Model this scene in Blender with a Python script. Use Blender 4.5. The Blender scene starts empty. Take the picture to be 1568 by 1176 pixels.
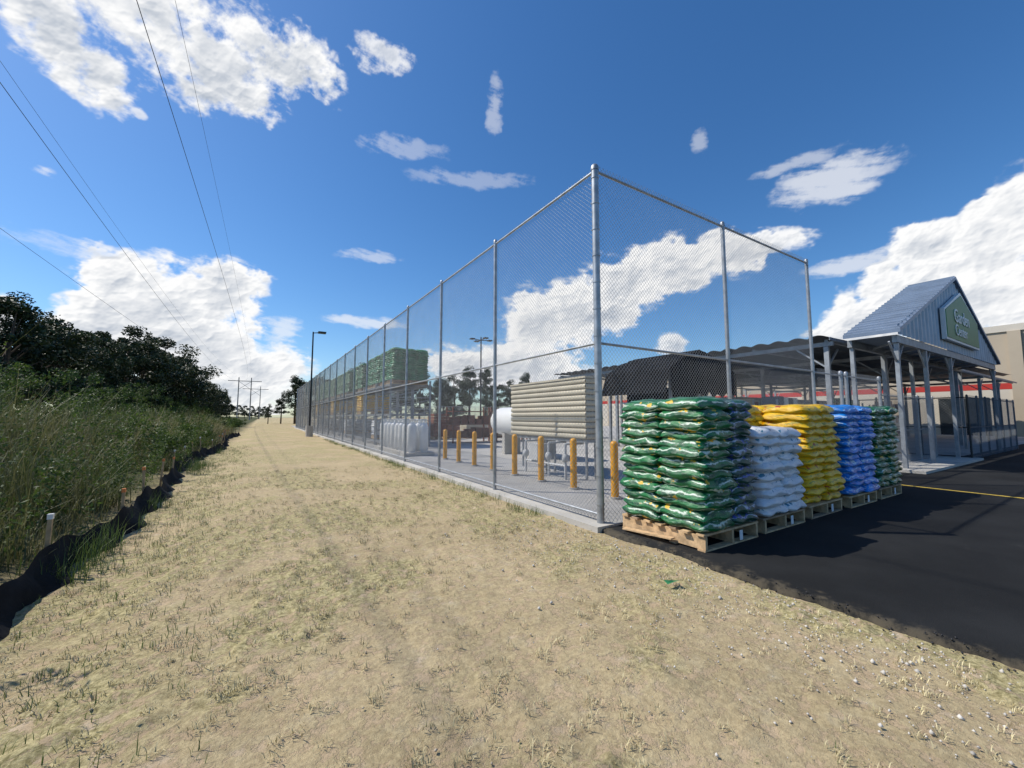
import bpy, math, random
import numpy as np
from mathutils import Vector, Matrix
random.seed(7); rng=np.random.default_rng(7)
sc=bpy.context.scene
rad=math.radians
# ------------------------------------------------------------------ helpers
def link(o): sc.collection.objects.link(o); return o
class MB:
    def __init__(s): s.v=[];s.f=[];s.m=[];s.s=[]
    def add(s,vs,fs,mat=0,sm=False):
        b=len(s.v); s.v+= [tuple(p) for p in vs]
        for f in fs: s.f.append(tuple(b+i for i in f)); s.m.append(mat); s.s.append(sm)
    def box(s,a,b,mat=0):
        x0,y0,z0=[min(a[i],b[i]) for i in range(3)]; x1,y1,z1=[max(a[i],b[i]) for i in range(3)]
        s.add([(x0,y0,z0),(x1,y0,z0),(x1,y1,z0),(x0,y1,z0),(x0,y0,z1),(x1,y0,z1),(x1,y1,z1),(x0,y1,z1)],
              [(0,3,2,1),(4,5,6,7),(0,1,5,4),(1,2,6,5),(2,3,7,6),(3,0,4,7)],mat)
    def beam(s,p,q,w,h=None,mat=0):
        h=h or w; p=Vector(p);q=Vector(q);d=(q-p).normalized()
        up=Vector((0,0,1)) if abs(d.z)<.95 else Vector((0,1,0))
        a=d.cross(up).normalized()*w/2; b=a.cross(d).normalized()*h/2
        vs=[p-a-b,p+a-b,p+a+b,p-a+b,q-a-b,q+a-b,q+a+b,q-a+b]
        s.add(vs,[(0,1,2,3),(7,6,5,4),(0,4,5,1),(1,5,6,2),(2,6,7,3),(3,7,4,0)],mat)
    def cyl(s,p,q,r,r2=None,n=10,mat=0,cap=True,sm=True):
        r2=r if r2 is None else r2; p=Vector(p);q=Vector(q);d=(q-p).normalized()
        up=Vector((0,0,1)) if abs(d.z)<.95 else Vector((1,0,0))
        a=d.cross(up).normalized(); b=a.cross(d)
        vs=[];
        for c,rr in ((p,r),(q,r2)):
            for i in range(n):
                t=2*math.pi*i/n; vs.append(c+a*math.cos(t)*rr+b*math.sin(t)*rr)
        s.add(vs,[(i,(i+1)%n,n+(i+1)%n,n+i) for i in range(n)],mat,sm)
        if cap:
            s.add(vs[:n],[tuple(range(n))[::-1]],mat); s.add(vs[n:],[tuple(range(n))],mat)
    def lathe(s,c,prof,n=16,mat=0,axis='z'):
        vs=[]
        for r,z in prof:
            for i in range(n):
                t=2*math.pi*i/n
                if axis=='z': vs.append((c[0]+r*math.cos(t),c[1]+r*math.sin(t),c[2]+z))
                else: vs.append((c[0]+r*math.cos(t),c[1]+z,c[2]+r*math.sin(t)))
        fs=[]
        for k in range(len(prof)-1):
            for i in range(n): fs.append((k*n+i,k*n+(i+1)%n,(k+1)*n+(i+1)%n,(k+1)*n+i))
        s.add(vs,fs,mat,True)
    def mesh(s,name,mats):
        me=bpy.data.meshes.new(name); me.from_pydata(s.v,[],s.f)
        for m in mats: me.materials.append(m)
        me.polygons.foreach_set('material_index',s.m); me.polygons.foreach_set('use_smooth',s.s)
        me.update(); return me
    def obj(s,name,mats,loc=(0,0,0)):
        o=bpy.data.objects.new(name,s.mesh(name,mats)); o.location=loc; return link(o)
def fast_mesh(name,V,F,mats,var=None,smooth=False,mi=None):
    V=np.ascontiguousarray(V,dtype=np.float32); F=np.ascontiguousarray(F,dtype=np.int32)
    M,k=F.shape; me=bpy.data.meshes.new(name)
    me.vertices.add(len(V)); me.vertices.foreach_set('co',V.ravel())
    me.loops.add(M*k); me.loops.foreach_set('vertex_index',F.ravel())
    me.polygons.add(M); me.polygons.foreach_set('loop_start',np.arange(0,M*k,k,dtype=np.int32))
    me.polygons.foreach_set('loop_total',np.full(M,k,dtype=np.int32))
    for m in mats: me.materials.append(m)
    if mi is not None: me.polygons.foreach_set('material_index',mi.astype(np.int32))
    if smooth: me.polygons.foreach_set('use_smooth',np.ones(M,dtype=bool))
    if var is not None:
        a=me.attributes.new('var','FLOAT','FACE'); a.data.foreach_set('value',var.astype(np.float32))
    me.update(calc_edges=True); me.validate(); return me
def fast_obj(name,*a,**k): return link(bpy.data.objects.new(name,fast_mesh(name,*a,**k)))
def vnoise(x,y,seed=0):
    xi=np.floor(x).astype(np.int64); yi=np.floor(y).astype(np.int64); fx=x-xi; fy=y-yi
    fx=fx*fx*(3-2*fx); fy=fy*fy*(3-2*fy)
    def h(a,b):
        n=(a*374761393+b*668265263+seed*1442695041)&0x7fffffff
        n=((n^(n>>13))*1274126177)&0x7fffffff
        return ((n^(n>>16))&0xffff)/65535.0
    return (h(xi,yi)*(1-fx)+h(xi+1,yi)*fx)*(1-fy)+(h(xi,yi+1)*(1-fx)+h(xi+1,yi+1)*fx)*fy
def fbm(x,y,o=4,seed=0,g=.5):
    r=0;a=.5
    for i in range(o):
        r=r+a*vnoise(x*2**i,y*2**i,seed+i); x,y=x*.8-y*.6+3.1,x*.6+y*.8+1.7; a*=g
    return r
def sst(a,b,x): t=np.clip((x-a)/(b-a),0,1); return t*t*(3-2*t)
# ------------------------------------------------------------------ materials
def newmat(name):
    m=bpy.data.materials.new(name); m.use_nodes=True; nt=m.node_tree
    return m,nt,nt.nodes['Principled BSDF']
def nd(nt,t,**k):
    n=nt.nodes.new(t)
    for a,b in k.items():
        if a in n.inputs: n.inputs[a].default_value=b
        else: setattr(n,a,b)
    return n
def mixc(nt,fac,a,b,bt='MIX'):
    n=nt.nodes.new('ShaderNodeMix'); n.data_type='RGBA'; n.blend_type=bt
    for i,s in ((0,fac),(6,a),(7,b)):
        if isinstance(s,bpy.types.NodeSocket): nt.links.new(s,n.inputs[i])
        elif i==0: n.inputs[0].default_value=s
        else: n.inputs[i].default_value=(*s[:3],1)
    return n.outputs[2]
def mth(nt,op,a,b=None,c=None,clamp=False):
    n=nt.nodes.new('ShaderNodeMath'); n.operation=op; n.use_clamp=clamp
    for i,s in enumerate((a,b,c)):
        if s is None: continue
        if isinstance(s,bpy.types.NodeSocket): nt.links.new(s,n.inputs[i])
        else: n.inputs[i].default_value=s
    return n.outputs[0]
def ramp(nt,fac,lo,hi):
    n=nt.nodes.new('ShaderNodeMapRange'); n.interpolation_type='SMOOTHSTEP'
    nt.links.new(fac,n.inputs[0]); n.inputs[1].default_value=lo; n.inputs[2].default_value=hi
    return n.outputs[0]
def noise(nt,co,scale,detail=4,rough=.55,dist=0):
    n=nd(nt,'ShaderNodeTexNoise',Scale=scale,Detail=detail,Roughness=rough,Distortion=dist)
    nt.links.new(co,n.inputs['Vector']); return n.outputs['Fac']
def mapping(nt,co,sc):
    n=nt.nodes.new('ShaderNodeMapping'); n.inputs['Scale'].default_value=sc; nt.links.new(co,n.inputs[0]); return n.outputs[0]
def bump(nt,h,strength,dist,bs):
    n=nd(nt,'ShaderNodeBump',Strength=strength,Distance=dist); nt.links.new(h,n.inputs['Height']); nt.links.new(n.outputs[0],bs.inputs['Normal'])
def mat(name,col,rough=.6,metal=0,var=.25,scale=3,bmp=0,bscale=40,dirt=None,spec=.5):
    m,nt,bs=newmat(name); co=nt.nodes.new('ShaderNodeTexCoord').outputs['Object']
    n1=noise(nt,co,scale,4,.6)
    a=tuple(c*(1-var) for c in col); b=tuple(min(1,c*(1+var)) for c in col)
    c=mixc(nt,ramp(nt,n1,.3,.7),a,b)
    if dirt: c=mixc(nt,ramp(nt,noise(nt,co,scale*2.7,6,.7),.5,.75),c,dirt)
    nt.links.new(c,bs.inputs['Base Color']); bs.inputs['Roughness'].default_value=rough; bs.inputs['Metallic'].default_value=metal
    bs.inputs['Specular IOR Level'].default_value=spec
    if bmp: bump(nt,noise(nt,co,bscale,4),bmp,.01,bs)
    return m
galv=mat('galvanized_steel',(.38,.40,.42),.45,.6,.2,6)
steel=mat('weathered_steel',(.30,.32,.34),.55,.4,.2,4)
wire_m=mat('chain_wire',(.32,.34,.36),.5,.5,.1,2)
concrete=mat('concrete',(.46,.44,.40),.85,0,.15,.8,.3,30,dirt=(.38,.33,.25))
yard_m=mat('yard_concrete',(.38,.37,.35),.9,0,.2,.5,.2,30)
yellow_p=mat('yellow_bollard_paint',(.78,.36,.02),.45,0,.12,5,dirt=(.5,.25,.03))
white_p=mat('white_paint',(.78,.78,.76),.4,0,.05,3)
white_d=mat('dusty_white_sheet',(.52,.53,.53),.6,0,.12,2)
tan_m=mat('tan_panel',(.52,.47,.36),.65,0,.07,2)
seam=mat('panel_seam',(.16,.14,.11),.8,0,.1)
blackm=mat('black_metal',(.02,.02,.022),.5,0,.2,3)
tarp=mat('black_shade_cloth',(.010,.010,.011),.9,0,.4,2,spec=.1)
woodm=mat('pallet_wood',(.56,.38,.21),.8,0,.3,9,.4,30)
woodg=mat('grey_wood',(.36,.24,.15),.85,0,.3,9)
tag=mat('paper_tag',(.8,.8,.8),.6,0,.02)
store_m=mat('store_wall_tan',(.42,.35,.26),.85,0,.06,.3)
store_l=mat('store_wall_light',(.55,.50,.42),.85,0,.06,.3)
redm=mat('red_stripe',(.45,.03,.02),.6,0,.05)
corr=mat('corrugated_metal',(.36,.41,.47),.5,.2,.12,1.5)
roofm=mat('blue_grey_roof',(.18,.23,.31),.45,.4,.12,1.5)
greens=mat('sign_green',(.05,.22,.07),.5,0,.05)
darkroof=mat('dark_canopy',(.10,.11,.12),.6,.2,.1,2)
rust=mat('rust_red',(.22,.07,.04),.8,0,.3,4)
barkm=mat('bark',(.09,.065,.045),.95,0,.3,8,.5,20)
silt=mat('black_silt_fabric',(.010,.011,.013),.85,0,.4,4,.4,20,spec=.15)
stakem=mat('stake_wood',(.38,.28,.17),.8,0,.2,10)
orange=mat('orange_cap',(.6,.2,.06),.6,0,.2)
wirem=mat('power_wire',(.02,.02,.025),.5,0,0)
rackg=mat('rack_green_wrap',(.03,.20,.08),.4,0,.4,3)
def leafmat(name,c0,c1,tr=.35):
    m,nt,bs=newmat(name); at=nd(nt,'ShaderNodeAttribute'); at.attribute_name='var'
    co=nt.nodes.new('ShaderNodeTexCoord').outputs['Object']
    c=mixc(nt,at.outputs['Fac'],c0,c1); c=mixc(nt,mth(nt,'MULTIPLY',ramp(nt,noise(nt,co,.6,2),.35,.65),.45),c,tuple(x*.6 for x in c0))
    nt.links.new(c,bs.inputs['Base Color']); bs.inputs['Roughness'].default_value=.6
    if tr>0:
        out=nt.nodes['Material Output']; d=nd(nt,'ShaderNodeBsdfTranslucent'); mx=nt.nodes.new('ShaderNodeMixShader'); mx.inputs[0].default_value=tr
        nt.links.new(c,d.inputs['Color']); nt.links.new(bs.outputs[0],mx.inputs[1]); nt.links.new(d.outputs[0],mx.inputs[2]); nt.links.new(mx.outputs[0],out.inputs[0])
    return m
leaf_tree=leafmat('tree_leaves',(.014,.030,.008),(.045,.07,.018),.1)
leaf_pine=leafmat('pine_needles',(.018,.036,.014),(.045,.075,.026),.0)
leaf_shrub=leafmat('shrub_leaves',(.03,.07,.012),(.12,.18,.03),.35)
grass_tall=leafmat('tall_grass',(.06,.09,.02),(.34,.30,.14),.3)
grass_green=leafmat('green_sprigs',(.05,.10,.02),(.14,.20,.05),.3)
strawm=leafmat('straw',(.26,.22,.10),(.66,.57,.33),0)
# ------------------------------------------------------------------ ground
def gh(x,y):
    x=np.asarray(x,float); y=np.asarray(y,float)
    z=.10*(fbm(x*.35+5,y*.35,3,3)-.45)+.04*(fbm(x*2.2,y*2.2,3,9)-.45)
    z=z*sst(-.3,-1.6,x)
    z=z-.10*np.exp(-((x+5.8)/.7)**2)
    z=z+1.6*sst(-9,-26,x)
    inn=(x>-.35)
    return np.where(inn,-.04,z-.04*sst(-1.6,-.3,x))
def gcoord(c,lim,n,a):
    t=np.linspace(-1,1,n); k=math.asinh(lim/a); return c+a*np.sinh(k*t)
gx=gcoord(-3.2,900,760,1.1); gy=gcoord(-2.6,900,760,1.1)
GX,GY=np.meshgrid(gx,gy); near=np.exp(-((GX+3.2)**2+(GY+2)**2)/200)
GZ=gh(GX,GY)
patch=sst(.34,.50,fbm(GX*.9,GY*.9,3,61))
cl=fbm(GX*8,GY*8,3,21); GZ=GZ+near*np.where(GX<-.2,1,0)*(.35+.65*patch)*(.15*np.clip(cl-.45,0,1)+.034*(fbm(GX*19,GY*19,2,5)-.35))
V=np.stack([GX,GY,GZ],-1).reshape(-1,3); n=len(gx)
ii=np.arange(n*n).reshape(n,n); F=np.stack([ii[:-1,:-1],ii[:-1,1:],ii[1:,1:],ii[1:,:-1]],-1).reshape(-1,4)
m,nt,bs=newmat('sandy_ground'); co=nt.nodes.new('ShaderNodeTexCoord').outputs['Object']
sand=mixc(nt,ramp(nt,noise(nt,co,.7,4,.6),.35,.65),(.54,.41,.26),(.43,.325,.20))
sand=mixc(nt,ramp(nt,noise(nt,co,5,5,.7),.5,.8),sand,(.60,.50,.36))
crust=mixc(nt,ramp(nt,noise(nt,co,26,4,.75),.30,.70),(.19,.165,.07),(.60,.52,.28))
pa_=nd(nt,'ShaderNodeAttribute'); pa_.attribute_name='patch'
cm=ramp(nt,noise(nt,co,9,6,.78),.42,.50)
c=mixc(nt,mth(nt,'MULTIPLY',cm,mth(nt,'MULTIPLY_ADD',pa_.outputs['Fac'],.55,.42)),sand,crust)
dk=mth(nt,'MULTIPLY',ramp(nt,noise(nt,co,20,5,.85),.56,.66),mth(nt,'MULTIPLY_ADD',pa_.outputs['Fac'],.50,.15))
c=mixc(nt,dk,c,(.15,.12,.06))
sx=nt.nodes.new('ShaderNodeSeparateXYZ'); nt.links.new(co,sx.inputs[0])
left=ramp(nt,mth(nt,'ADD',mth(nt,'MULTIPLY',sx.outputs[0],-1),noise(nt,co,.8,3)),6.2,7.6)
c=mixc(nt,left,c,(.07,.075,.03))
nt.links.new(c,bs.inputs['Base Color']); bs.inputs['Roughness'].default_value=.95; bs.inputs['Specular IOR Level'].default_value=.15
hh=mth(nt,'ADD',mth(nt,'MULTIPLY',cm,.3),mth(nt,'MULTIPLY',noise(nt,co,48,5,.8),.9)); bump(nt,hh,.8,.02,bs)
g_=fast_obj('ground',V,F,[m],smooth=True)
a=g_.data.attributes.new('patch','FLOAT','POINT'); a.data.foreach_set('value',patch.astype(np.float32).ravel())
m,nt,bs=newmat('asphalt'); co=nt.nodes.new('ShaderNodeTexCoord').outputs['Object']
c=mixc(nt,ramp(nt,noise(nt,co,.5,4,.6),.35,.7),(.010,.0105,.011),(.020,.021,.022))
c=mixc(nt,mth(nt,'MULTIPLY',ramp(nt,noise(nt,co,180,2,.7),.6,.75),.4),c,(.08,.08,.078))
c=mixc(nt,mth(nt,'MULTIPLY',ramp(nt,noise(nt,mapping(nt,co,(1,2.4,1)),1.3,8,.78,1.2),.60,.75),.25),c,(.14,.13,.12))
sx=nt.nodes.new('ShaderNodeSeparateXYZ'); nt.links.new(co,sx.inputs[0])
edge=ramp(nt,mth(nt,'ADD',sx.outputs[0],mth(nt,'MULTIPLY',noise(nt,co,6,6,.7),1.0)),.55,.28)
c=mixc(nt,mth(nt,'MULTIPLY',edge,.25),c,(.28,.23,.15))
nt.links.new(c,bs.inputs['Base Color']); bs.inputs['Roughness'].default_value=.85; bs.inputs['Specular IOR Level'].default_value=.2; bump(nt,noise(nt,co,120,3,.7),.8,.008,bs)
ys=np.concatenate([np.arange(-.14,-14,-.03),np.arange(-14,-80,-1)])
ex=-.12+.22*(fbm(ys*1.6,ys*0,6,4,.7)-.6)
V=[]
for j,y in enumerate(ys):
    e=ex[j]; V+= [(e-.03,y,-.06),(e,y,0.005),(e+.05,y,.014),(1,y,.016),(5,y,.016),(70,y,.016)]
V=np.array(V); ii=np.arange(len(V)).reshape(-1,6)
F=np.stack([ii[:-1,:-1],ii[1:,:-1],ii[1:,1:],ii[:-1,1:]],-1).reshape(-1,4)
fast_obj('asphalt_road',V,F,[m])
b=MB(); b.add([(8.35,-1.0,.021),(8.45,-1.0,.021),(8.05,-12,.021),(7.95,-12,.021)],[(0,3,2,1)]); b.add([(13,-2.6,.021),(40,-2.6,.021),(40,-2.5,.021),(13,-2.5,.021)],[(0,1,2,3)])
b.obj('parking_stripe',[mat('yellow_line',(.65,.45,.06),.7,0,.2,8)])
b=MB(); b.box((.16,-.13,-.1),(47,76,.012)); b.obj('yard_pavement',[yard_m])
b=MB(); b.box((-.22,-.16,-.1),(.158,62,.045)); b.box((.16,-.16,-.1),(7.4,-.131,.045)); b.obj('concrete_mow_strip',[concrete])
b=MB(); b.box((11.3,-.95,-.1),(18.2,-.14,.09)); b.box((11.3,-.128,.0),(18.2,6,.09)); b.obj('concrete_walkway',[concrete])
octv=np.array([(1,0,0),(-1,0,0),(0,1,0),(0,-1,0),(0,0,1),(0,0,-1)],float); octf=np.array([(0,2,4),(2,1,4),(1,3,4),(3,0,4),(2,0,5),(1,2,5),(3,1,5),(0,3,5)])
def pebbles(name,x,y,s,mt):
    N=len(x); z=np.where(x>-.12,.018,gh(x,y)+.015)
    V=(octv[None]*rng.uniform(.5,1.1,(N,6,3))*s[:,None,None]+np.stack([x,y,z],1)[:,None,:]).reshape(-1,3); F=(octf[None]+np.arange(N)[:,None,None]*6).reshape(-1,3)
    fast_obj(name,V,F,[mt])
N=350; pebbles('asphalt_crumbs',-.12+rng.normal(0,.05,N),-.3-7*rng.random(N),rng.uniform(.004,.014,N),blackm)
N=2200; pebbles('gravel',-.2-np.abs(rng.normal(0,.9,N)),-6+7*rng.random(N),rng.uniform(.003,.012,N)*np.where(rng.random(N)<.07,2,1),mat('pale_stone',(.52,.49,.44),.8,0,.3,5))
N=600; pebbles('gravel',-5.5+5.2*rng.random(N),-5+12*rng.random(N),rng.uniform(.003,.012,N),mat('tan_stone',(.40,.34,.26),.8,0,.3,5))
# ------------------------------------------------------------------ chain link fence
def fence(name,o,d,L,H,posts,rails,pr=.038,rr=.021,pitch=.075,wr=.0024,thick=(),m1=galv,m2=wire_m,z0=.04):
    o=Vector((*o,0)); d=Vector((*d,0)).normalized(); nrm=Vector((d.y,-d.x,0))
    b=MB()
    for s in posts:
        r=pr*1.45 if s in thick else pr
        p=o+d*s; b.cyl(p+Vector((0,0,-.1)),p+Vector((0,0,H+.03)),r,n=14)
        b.lathe((p.x,p.y,H+.03),[(r*1.12,-.05),(r*1.15,.0),(r*.85,.035),(r*.3,.05),(0.001,.052)],14)
        for zz in np.arange(.3,H,.42 if s in thick else .85): b.cyl(p+Vector((0,0,zz)),p+Vector((0,0,zz+.025)),r*1.13,n=14)
    for z in rails: b.cyl(o+Vector((0,0,z)),o+d*L+Vector((0,0,z)),rr,n=8)
    VV=[];FF=[]
    zt=H+.05; off=pr*.9; hh=zt-z0
    tris=np.array([(0.,1.),(.87,-.5),(-.87,-.5)])*wr
    for sgn in (1,-1):
        N=int((L+hh)/pitch)+1
        for i in range(N):
            s0=i*pitch-(hh if sgn>0 else 0)
            lo,hi=0,hh
            if sgn>0: lo=max(lo,-s0); hi=min(hi,L-s0)
            else: lo=max(lo,s0-L); hi=min(hi,s0)
            if hi-lo<.02: continue
            k=max(1,int((hi-lo)/.7)); zs=np.linspace(lo,hi,k+1)
            base=len(VV)
            for q,zz in enumerate(zs):
                p=o+d*(s0+sgn*zz)+nrm*(off+.0025*sgn)+Vector((0,0,z0+zz))
                for (a,c) in tris: VV.append((p.x+nrm.x*a+d.x*c*.7,p.y+nrm.y*a+d.y*c*.7,p.z-sgn*c*.7))
            for q in range(k):
                u=base+q*3
                for t in range(3): FF.append((u+t,u+(t+1)%3,u+3+(t+1)%3,u+3+t))
    b.add(VV,FF,1,True)
    return b.obj(name,[m1,m2])
sp=3.18
fence('chain_link_fence',(0,0),(0,1),61.5,5.5,[0]+[sp*i for i in range(1,20)]+[61.5],[2.72,5.47,.16],thick=(0,))
fence('chain_link_fence',(0.02,0),(1,0),7.2,5.5,[3.5,7.2],[2.72,5.47])
fence('chain_link_fence',(0,61.5),(1,0),46,3.4,[i*3.2 for i in range(1,15)],[3.37],pitch=.2,wr=.004)
fence('low_chain_link_fence',(7.25,0),(1,0),4.4,2.75,[1.6,1.95,4.4],[2.7,1.3,.15],pr=.045)
fence('chain_link_gate',(12.0,.1),(1,0),5.5,2.3,[.05,1.8,3.6,5.45],[2.27,1.15,.12],pr=.03)
fence('black_mesh_enclosure',(18,-.7),(1,0),9,2.35,[0,1.5,3,4.5,6,7.5,9],[2.32,1.2,.12],pr=.03,m1=blackm,m2=wire_m,pitch=.1)
fence('black_mesh_enclosure',(18,-.7),(0,1),4,2.35,[1.3,2.6,4],[2.32,1.2,.12],pr=.03,m1=blackm,m2=wire_m,pitch=.1)
# ------------------------------------------------------------------ bag pallets
def bagmat(name,base,band,patch,dark,bandw=.5,pth=.60):
    m,nt,bs=newmat(name); uv=nt.nodes.new('ShaderNodeUVMap').outputs[0]
    co=nt.nodes.new('ShaderNodeTexCoord').outputs['Object']
    s=nt.nodes.new('ShaderNodeSeparateXYZ'); nt.links.new(uv,s.inputs[0])
    ax=mth(nt,'ABSOLUTE',mth(nt,'MULTIPLY_ADD',s.outputs[0],2,-1)); ay=mth(nt,'ABSOLUTE',mth(nt,'MULTIPLY_ADD',s.outputs[1],2,-1))
    r=mth(nt,'MAXIMUM',ax,ay)
    r=mth(nt,'ADD',r,mth(nt,'MULTIPLY',mth(nt,'SUBTRACT',noise(nt,co,6,3),.5),.20))
    def win(a,b_): return mth(nt,'MULTIPLY',ramp(nt,r,a-.01,a+.01),ramp(nt,r,b_+.01,b_-.01))
    n1=noise(nt,mapping(nt,co,(9,9,11)),1,2,.5); n2=noise(nt,mapping(nt,co,(4,4,16)),1.1,3,.6)
    c=mixc(nt,ramp(nt,noise(nt,mapping(nt,co,(5,5,20)),1,4),.4,.6),base,dark)
    c=mixc(nt,mth(nt,'MULTIPLY',win(.93,.962),ramp(nt,n2,.42,.50)),c,band)
    c=mixc(nt,mth(nt,'MULTIPLY',win(.74,.775),bandw),c,band)
    br=nt.nodes.new('ShaderNodeTexBrick'); nt.links.new(mapping(nt,uv,(9,9,1)),br.inputs['Vector']); br.inputs['Color1'].default_value=(1,1,1,1); br.inputs['Color2'].default_value=(0,0,0,1); br.inputs['Mortar'].default_value=(0,0,0,1); br.inputs['Scale'].default_value=1.6; br.inputs['Mortar Size'].default_value=.06
    c=mixc(nt,mth(nt,'MULTIPLY',mth(nt,'MULTIPLY',win(.80,.88),br.outputs['Color']),ramp(nt,n2,.54,.58)),c,band)
    c=mixc(nt,mth(nt,'MULTIPLY',win(.80,.96),ramp(nt,n1,pth,pth+.02)),c,patch)
    nt.links.new(c,bs.inputs['Base Color']); bs.inputs['Roughness'].default_value=.33
    h=noise(nt,mapping(nt,co,(14,14,30)),1,5,.65,.8); bump(nt,h,.7,.022,bs); return m
bg=bagmat('green_bag_film',(.012,.17,.05),(.56,.66,.56),(.66,.42,.03),(.006,.075,.032),.35,.615)
bgd=bagmat('dark_bag_film',(.02,.10,.055),(.45,.5,.6),(.05,.08,.35),(.01,.045,.038),.3,.56)
bw=bagmat('white_bag_film',(.78,.78,.78),(.58,.63,.70),(.05,.22,.32),(.66,.68,.72),.5,.60)
by=bagmat('yellow_bag_film',(.90,.56,.012),(.35,.30,.03),(.45,.05,.03),(.78,.43,.008),.3,.62)
bb=bagmat('blue_bag_film',(.012,.25,.74),(.5,.66,.82),(.60,.63,.62),(.01,.14,.48),.25,.64)
def bagverts(sx,sy,h,nx=16,ny=12,rs=None):
    xs=np.sin(np.linspace(-math.pi/2,math.pi/2,nx)); ys=np.sin(np.linspace(-math.pi/2,math.pi/2,ny))
    X,Y=np.meshgrid(xs,ys); T=np.sqrt(np.clip((1-np.abs(X)**5)*(1-np.abs(Y)**5),0,1))
    ph=rs.uniform(0,6.28,5); W=.09*np.sin(X*4+ph[0]+Y*2)+.07*np.sin(Y*6+ph[1]-X*3)+.05*np.sin(X*11+ph[2]+Y*7)
    k1=1+.035*np.sin(Y*4+ph[3]); k2=1+.035*np.sin(X*4+ph[4])
    hx=X*(1-.06*Y**4)*sx/2*k1; hy=Y*(1-.06*X**4)*sy/2*k2
    top=np.stack([hx,hy,h/2*T*(1.05+W)],-1).reshape(-1,3); bot=np.stack([hx,hy,-h/2*T*(1.0-W)],-1).reshape(-1,3)
    ph2=rs.uniform(0,6.28,2)
    droop=(-.026+.014*np.sin(Y*5+ph2[0])+.014*np.sin(X*5+ph2[1]))*np.maximum(np.abs(X),np.abs(Y))**5
    droop=droop.reshape(-1); top[:,2]+=droop; bot[:,2]+=droop
    uv=np.stack([(X.reshape(-1)+1)/2,(Y.reshape(-1)+1)/2],-1)
    ii=np.arange(nx*ny).reshape(ny,nx)
    f=np.stack([ii[:-1,:-1],ii[:-1,1:],ii[1:,1:],ii[1:,:-1]],-1).reshape(-1,4)
    return np.concatenate([top,bot]),np.concatenate([f,f[:,::-1]+nx*ny]),np.concatenate([uv,uv])
PH=.20
def pallet(b,W,D,z=0):
    h=PH
    for x in (0.0,W/2-.02,W-.04): b.box((x,0,z+.02),(x+.04,D,z+h-.026),0)
    nb=7
    for i in range(nb):
        y=i*(D-.12)/(nb-1)+rng.uniform(-.005,.005); b.box((-.03+rng.uniform(-.03,.01),y,z+h-.024),(W+.03,y+.1,z+h),0 if rng.random()>.3 else 1)
    for i in range(4):
        y=i*(D-.1)/3; b.box((-.01,y,z),(W+.01,y+.1,z+.018),0 if rng.random()>.3 else 1)
def stack_mesh(name,groups,W=1.16,D=1.2,seed=0,lay=.118,tagp=True,nx=16,ny=12,wood=(woodm,woodg)):
    rs=np.random.default_rng(seed); b=MB(); pallet(b,W,D)
    if tagp: b.box((W*.62,-.006,.03),(W*.62+.07,-.003,.15),2)
    V=[np.array(b.v)];F=[np.array([f for f in b.f])];M=[np.array(b.m)];off=len(b.v);UV=[np.zeros((len(b.v),2))]
    mats=[wood[0],wood[1],tag]
    for g in groups:
        x0,x1,y0,y1,cx,cy,nl,mt=g
        if mt not in mats: mats.append(mt)
        mi=mats.index(mt)
        for l in range(nl):
            for i in range(cx):
                for j in range(cy):
                    w=(x1-x0)/cx; d_=(y1-y0)/cy
                    v,f,uv=bagverts(w*1.10,d_*1.10,lay*1.45,nx,ny,rs)
                    a=rs.uniform(-.06,.06); ca,sa=math.cos(a),math.sin(a)
                    R=np.array([[ca,-sa,0],[sa,ca,0],[0,0,1]]); v=v@R.T
                    if l==0: v[:,2]=np.maximum(v[:,2],-lay*.62)
                    jx=rs.normal(0,.02); jy=rs.normal(0,.02)
                    v+=np.array([x0+w*(i+.5)+jx,y0+d_*(j+.5)+jy,PH+.02+lay*(l+.55)+(rs.uniform(-.01,.01) if l else 0)])
                    V.append(v);F.append(f+off);off+=len(v);M.append(np.full(len(f),mi));UV.append(uv)
    V=np.concatenate(V);F=np.concatenate(F);M=np.concatenate(M);UV=np.concatenate(UV)
    me=fast_mesh(name,V,F,mats,mi=M)
    me.polygons.foreach_set('use_smooth',(M>2))
    ul=me.uv_layers.new(name='UVMap'); ul.data.foreach_set('uv',UV[F.ravel()].astype(np.float32).ravel())
    return me
def put(name,me,x,y,z=0,rz=0):
    o=bpy.data.objects.new(name,me); o.location=(x,y,z); o.rotation_euler=(0,0,rz); return link(o)
e=-.01
put('mulch_bag_pallet',stack_mesh('p1',[(e,.62,e+.01,1.25,1,2,13,bg),(.64,1.16,e+.01,1.25,1,2,13,bgd)],seed=1,D=1.27,lay=.121),.17,-1.54,.016)
put('soil_bag_pallet',stack_mesh('p2',[(e,1.2,e+.02,.56,2,1,10,bw),(e,1.2,.58,1.28,2,1,13,by)],seed=2,D=1.27),1.56,-1.52,.016)
put('soil_bag_pallet',stack_mesh('p3',[(e,1.22,e+.02,1.28,2,2,13,by)],seed=3,D=1.27),3.0,-1.50,.016,rad(.5))
put('soil_bag_pallet',stack_mesh('p4',[(e,1.22,e+.02,1.28,2,2,13,bb)],seed=4,D=1.27),4.45,-1.52,.016,rad(-.6))
put('mulch_bag_pallet',stack_mesh('p5',[(e,1.22,e+.02,1.28,2,2,13,bg)],seed=5,D=1.27),5.88,-1.52,.016)
b=MB(); b.beam((.10,-1.15,.09),(.06,-.4,.05),.09,.018); b.obj('loose_board',[woodm])
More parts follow.
